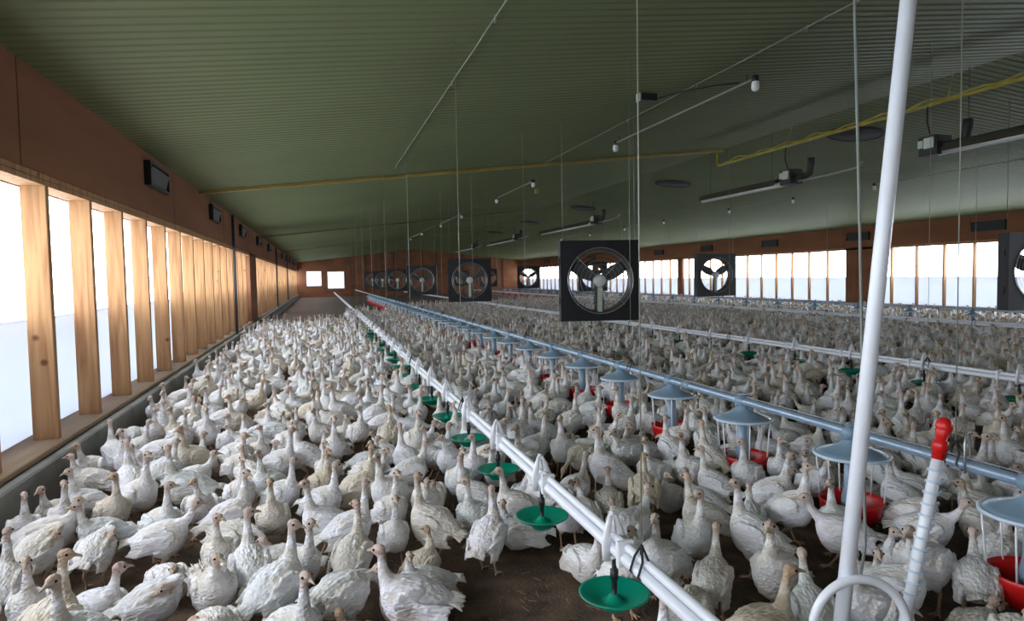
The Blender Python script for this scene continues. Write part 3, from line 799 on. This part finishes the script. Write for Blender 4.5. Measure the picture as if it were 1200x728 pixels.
        F += [tuple(i+nv for i in f) for f in eb.f]; P = np.vstack([P, ev]); col = np.vstack([col, np.tile([.02, .015, .015], (len(ev), 1))])
        return P, F, col
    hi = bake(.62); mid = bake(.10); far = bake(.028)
    bpy.data.meshes.remove(o.data)
    return dict(name=name, hi=hi, mid=mid, far=far)
def color_mesh(name, P, F, col, loc, m, tint=None):
    me = bpy.data.meshes.new(name)
    if isinstance(F, list): me.from_pydata(P.tolist(), [], F)
    me.polygons.foreach_set('use_smooth', [True]*len(me.polygons)); me.materials.append(m)
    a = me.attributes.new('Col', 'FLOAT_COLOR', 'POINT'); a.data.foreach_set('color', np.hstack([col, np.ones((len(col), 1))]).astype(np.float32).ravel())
    a = me.attributes.new('loc', 'FLOAT_VECTOR', 'POINT'); a.data.foreach_set('vector', loc.astype(np.float32).ravel())
    if tint is not None: a = me.attributes.new('tint', 'FLOAT', 'POINT'); a.data.foreach_set('value', tint.astype(np.float32))
    me.update(); return me
UPN = lambda x=0, y=0: [(x*.3, .022+y*.3, .05), (x*.7, .03+y*.6, .10), (x, .034+y, .145)]
VAR = [
 ('standing tall', dict(tilt=.30)),
 ('standing tall, head turned', dict(tilt=.26, headdir=(-.9, .5, -.1))),
 ('standing tall, head turned', dict(tilt=.28, headdir=(.95, .3, -.1))),
 ('standing', dict(tilt=.12, neck=[(0, .03, .03), (0, .05, .07), (0, .055, .105)], step=.02)),
 ('walking', dict(tilt=.15, neck=[(0, .04, .03), (0, .07, .07), (0, .085, .11)], step=.045)),
 ('stooping', dict(tilt=-.10, neck=[(0, .05, .0), (0, .09, -.03), (.01, .12, -.08)], headdir=(0, .6, -.8))),
 ('crouching', dict(tilt=.10, sit=True, neck=[(0, .02, .05), (0, .03, .09), (0, .032, .13)])),
 ('crouching, head turned', dict(tilt=.14, sit=True, neck=[(0, .015, .05), (-.01, .02, .085), (-.016, .022, .12)], headdir=(-1, .2, -.1))),
 ('crouching, head low', dict(tilt=.05, sit=True, neck=[(0, .02, .02), (0, .03, .04), (0, .034, .055)], headdir=(.4, .9, -.15))),
 ('standing, wings loose', dict(tilt=.22, spread=1.0, neck=[(0, .03, .04), (.01, .04, .085), (.015, .042, .125)], headdir=(.6, .8, -.1))),
 ('standing tall', dict(tilt=.40, fat=.92, neck=[(0, .01, .055), (0, .014, .11), (0, .014, .165)])),
 ('preening', dict(tilt=.15, neck=[(.02, .03, .03), (.06, .015, .04), (.075, -.035, .02)], headdir=(.1, -1, -.5))),
 ('ruffled', dict(tilt=.25, ruffle=True, neck=[(0, .025, .035), (0, .03, .07), (0, .03, .10)], headdir=(-.5, .85, -.1))),
 ('standing tall', dict(tilt=.34, neck=[(-.006, .012, .05), (-.014, .02, .10), (-.018, .03, .15)], headdir=(-.3, .95, -.05), step=-.02)),
]
VDATA = [make_turkey(n, **k) for n, k in VAR]
for o in [o for o in bpy.data.objects if o.name.startswith('turkey_source')]: bpy.data.objects.remove(o)
WGT = np.array([1.6, 1.2, 1.2, 1.0, .8, .4, 1.1, .7, .5, .6, 1.5, .35, .12, 1.4]); WGT = WGT/WGT.sum()
# scatter: dart throwing with a minimum gap, denser crowds by the pipes
def far_limit(x):
    if x < .9: return 21.5+.8*math.sin(x*3.1)
    if x < 3.0: return 27.0+1.0*math.sin(x*5)
    return 31.0+.45*(x-3)
cell = {}; BIRDS = []; GS = .35
def ok(circ):
    for x, y, r in circ:
        cx, cy = int(math.floor(x/GS)), int(math.floor(y/GS))
        for i in (-1, 0, 1):
            for j in (-1, 0, 1):
                for (a, b, q) in cell.get((cx+i, cy+j), ()):
                    if (a-x)**2+(b-y)**2 < (r+q)**2: return False
    return True
def put(circ):
    for x, y, r in circ: cell.setdefault((int(math.floor(x/GS)), int(math.floor(y/GS))), []).append((x, y, r))
for a, b in FEED: put([(a, b, .105)])
for a, b in DRINK: put([(a, b, .100)])
HOLES = [(.78, 2.75, .26), (.62, 2.30, .26), (2.2, 2.55, .12), (1.45, 4.15, .16), (PB.x, PB.y, .09), (A.x, A.y, .12), (1.9, 3.3, .12)]
for h in HOLES: put([h])
for tries in range(200000):
    x = rng.uniform(XL+.30, XR-.38); y = rng.uniform(1.1, 40)
    if y > far_limit(x) or y < .70*x-.6: continue
    rot = rng.uniform(-math.pi, math.pi)
    if rng.random() < .42: rot = math.pi+rng.normal(0, .65)+math.atan2(-x, y)
    r = (.0775 if y < 9 else .084)*(1.0+.15*max(0, math.sin(x*2.3+1.1)*math.sin(y*1.5+x)))
    f = (-math.sin(rot), math.cos(rot))
    circ = [(x+f[0]*.062, y+f[1]*.062, r), (x-f[0]*.068, y-f[1]*.068, r)]
    if min(c[0] for c in circ) < XL+.13+.14 or max(c[0] for c in circ) > XR-.13-.14: continue
    if not ok(circ): continue
    put(circ); BIRDS.append((x, y, rot))
NB = len(BIRDS)
info = []
def turns(x, y, rot):   # is the breast towards the camera?
    f = Vector((-math.sin(rot), math.cos(rot))); c = Vector((-x, -y)).normalized(); d = f.dot(c)
    side = f.x*c.y-f.y*c.x
    return 'facing the camera' if d > .62 else 'tail to the camera' if d < -.62 else ('side on, heading to the near windows' if f.x < 0 else 'side on, heading to the far windows')
for x, y, rot in BIRDS:
    v = int(rng.choice(len(VAR), p=WGT)); u = rng.random()
    # birds beside a pan or bowl turn to it
    sc = float(np.clip(rng.normal(1.0, .06), .86, 1.14))
    if y > 1.0 and min((abs(x-a)+abs(y-b) for a, b in DRINK if abs(b-y) < .3), default=9) < .22: v = 8; sc = .9
    P = Vector((x, y, .2))-EYE; D = P.dot(fw); px = 600+FPX*P.dot(RI)/max(D, .01); py = 364-FPX*P.dot(UP)/max(D, .01)
    info.append([x, y, rot, sc, v, D, px, py])
vis = [i for i, b in enumerate(info) if b[5] > .8 and -20 < b[6] < 1220 and b[7] < 760]
vis.sort(key=lambda i: info[i][5])
IND = vis[:300]; MASS = [i for i in vis[300:] if True]
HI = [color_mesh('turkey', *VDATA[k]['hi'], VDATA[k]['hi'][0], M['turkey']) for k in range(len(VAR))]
# where each bird stands: strip of floor and the fitting it is next to
def strip(x):
    if x < -.95: return 'beside the concrete curb', 'bay'
    if x < 1.05: return 'near side of drinker', 'dr'
    if x < 1.95: return 'far side of drinker', 'dr'
    if x < 2.8: return 'near side of feeder', 'fd'
    if x < 4.0: return 'far side of feeder', 'fd'
    if x < 6.24: return 'before second pipe', 'd2'
    return 'past second pipe', 'd2'
cells = {}
for i in IND:
    x, y = info[i][:2]; st, kd = strip(x)
    if kd == 'bay': k = max(0, int((y-4.69)//.97)+1) ; k = int(round((y-5.66)/.97)); k = max(k, -3)
    elif kd == 'dr': k = max(0, int(round((y-2.30)/.87)))
    elif kd == 'fd': k = max(0, int(round((y-2.0)/.985)))
    else: k = max(0, int(round((y-4.62)/1.02)))
    cells.setdefault((st, kd, k), []).append(i)
for (st, kd, k), L_ in cells.items():
    L_.sort(key=lambda i: info[i][5])
    for q, i in enumerate(L_):
        x, y, rot, sc, v, D, px, py = info[i]
        pose = VAR[v][0].split(',')[0]; f = turns(x, y, rot)
        f = {'facing the camera': 'breast to camera', 'tail to the camera': 'tail to camera', 'side on, heading to the near windows': 'heading curbward', 'side on, heading to the far windows': 'heading inward'}[f]
        if kd == 'bay': wh = 'by curb, %s' % (nth(k)+' window stud' if k >= 0 else '%s bay before first stud' % ['last', 'middle', 'outermost'][-k-1])
        elif kd == 'dr': wh = '%s %s green drinker' % ('on near side of' if 'near' in st else 'on far side of', nth(k))
        elif kd == 'fd': wh = '%s %s red feeder' % ('on near side of' if 'near' in st else 'on far side of', nth(k))
        else: wh = '%s, level with its %s drinker' % (st, nth(k))
        lab = '%s white turkey, %s, bird %s' % (pose, f, nth(q)+' '+wh)
        lab = lab.replace(', bird ', ', ')
        o = bpy.data.objects.new('turkey', HI[v]); link(o); o.location = (x, y, -.004); o.rotation_euler = (0, 0, rot); o.scale = (sc, sc, sc)
        tag(o, lab[0].upper()*0+lab, 'turkey', 'white turkeys filling the barn floor')
# the rest of the flock, past the three hundred nearest
VS, FS_l, FS_n, CS, LS, TS = [], [], [], [], [], []
off = 0
pre = {}
for k in range(len(VAR)):
    for q in ('mid', 'far'):
        P, F, c = VDATA[k][q]; pre[(k, q)] = (P, np.concatenate([np.array(f, np.int32) for f in F]), np.array([len(f) for f in F], np.int32), c)
for i in MASS:
    x, y, rot, sc, v, D, px, py = info[i]
    P, fl, fn, c = pre[(v, 'mid' if D < 13 else 'far')]
    cr, sr = math.cos(rot), math.sin(rot); Q = np.empty_like(P)
    Q[:, 0] = (P[:, 0]*cr-P[:, 1]*sr)*sc+x; Q[:, 1] = (P[:, 0]*sr+P[:, 1]*cr)*sc+y; Q[:, 2] = P[:, 2]*sc
    VS.append(Q); FS_l.append(fl+off); FS_n.append(fn); CS.append(c); LS.append(P+rng.random(3)*3); TS.append(np.full(len(P), rng.random())); off += len(P)
VS = np.vstack(VS); fl = np.concatenate(FS_l); fn = np.concatenate(FS_n)
me = bpy.data.meshes.new('turkey_flock'); me.vertices.add(len(VS)); me.vertices.foreach_set('co', VS.astype(np.float32).ravel())
me.loops.add(len(fl)); me.loops.foreach_set('vertex_index', fl)
me.polygons.add(len(fn)); me.polygons.foreach_set('loop_start', np.concatenate([[0], np.cumsum(fn)[:-1]]).astype(np.int32)); 
me.update(calc_edges=True); me.polygons.foreach_set('use_smooth', np.ones(len(fn), bool))
me.materials.append(M['turkey_mass'])
a = me.attributes.new('Col', 'FLOAT_COLOR', 'POINT'); cc = np.vstack(CS); a.data.foreach_set('color', np.hstack([cc, np.ones((len(cc), 1))]).astype(np.float32).ravel())
a = me.attributes.new('loc', 'FLOAT_VECTOR', 'POINT'); a.data.foreach_set('vector', np.vstack(LS).astype(np.float32).ravel())
a = me.attributes.new('tint', 'FLOAT', 'POINT'); a.data.foreach_set('value', np.concatenate(TS).astype(np.float32))
fo = bpy.data.objects.new('turkey_flock', me); link(fo)
tag(fo, 'dense crowd of distant white turkeys stretching down the whole barn floor', 'turkeys', None, 'stuff')
print('BIRDS', NB, 'visible', len(vis), 'mass', len(MASS), 'verts', len(VS), 'hi', [len(h.vertices) for h in HI][:3], 'Dlast', info[IND[-1]][5])

# loose straw on the litter
st = MB()
for i in range(5200):
    y = rng.uniform(1.5, 9.0); x = rng.uniform(max(XL+.16, -1.6), min(1.0*y+1.2, 9)); a = rng.uniform(0, math.pi); L_ = rng.uniform(.015, .05); z = .003
    dx, dy = math.cos(a)*L_, math.sin(a)*L_; nx, ny = -math.sin(a)*.0011, math.cos(a)*.0011
    st.add([(x-nx, y-ny, z), (x+dx-nx, y+dy-ny, z+.004), (x+dx+nx, y+dy+ny, z+.004), (x+nx, y+ny, z), (x, y, z+.003), (x+dx, y+dy, z+.008)], [(0, 3, 2, 1), (0, 1, 5, 4), (3, 4, 5, 2)])
tag(st.obj('straw', mat('straw', (.20, .13, .07), .9)), 'loose straw scattered over the brown litter between the turkeys', 'straw', None, 'stuff')
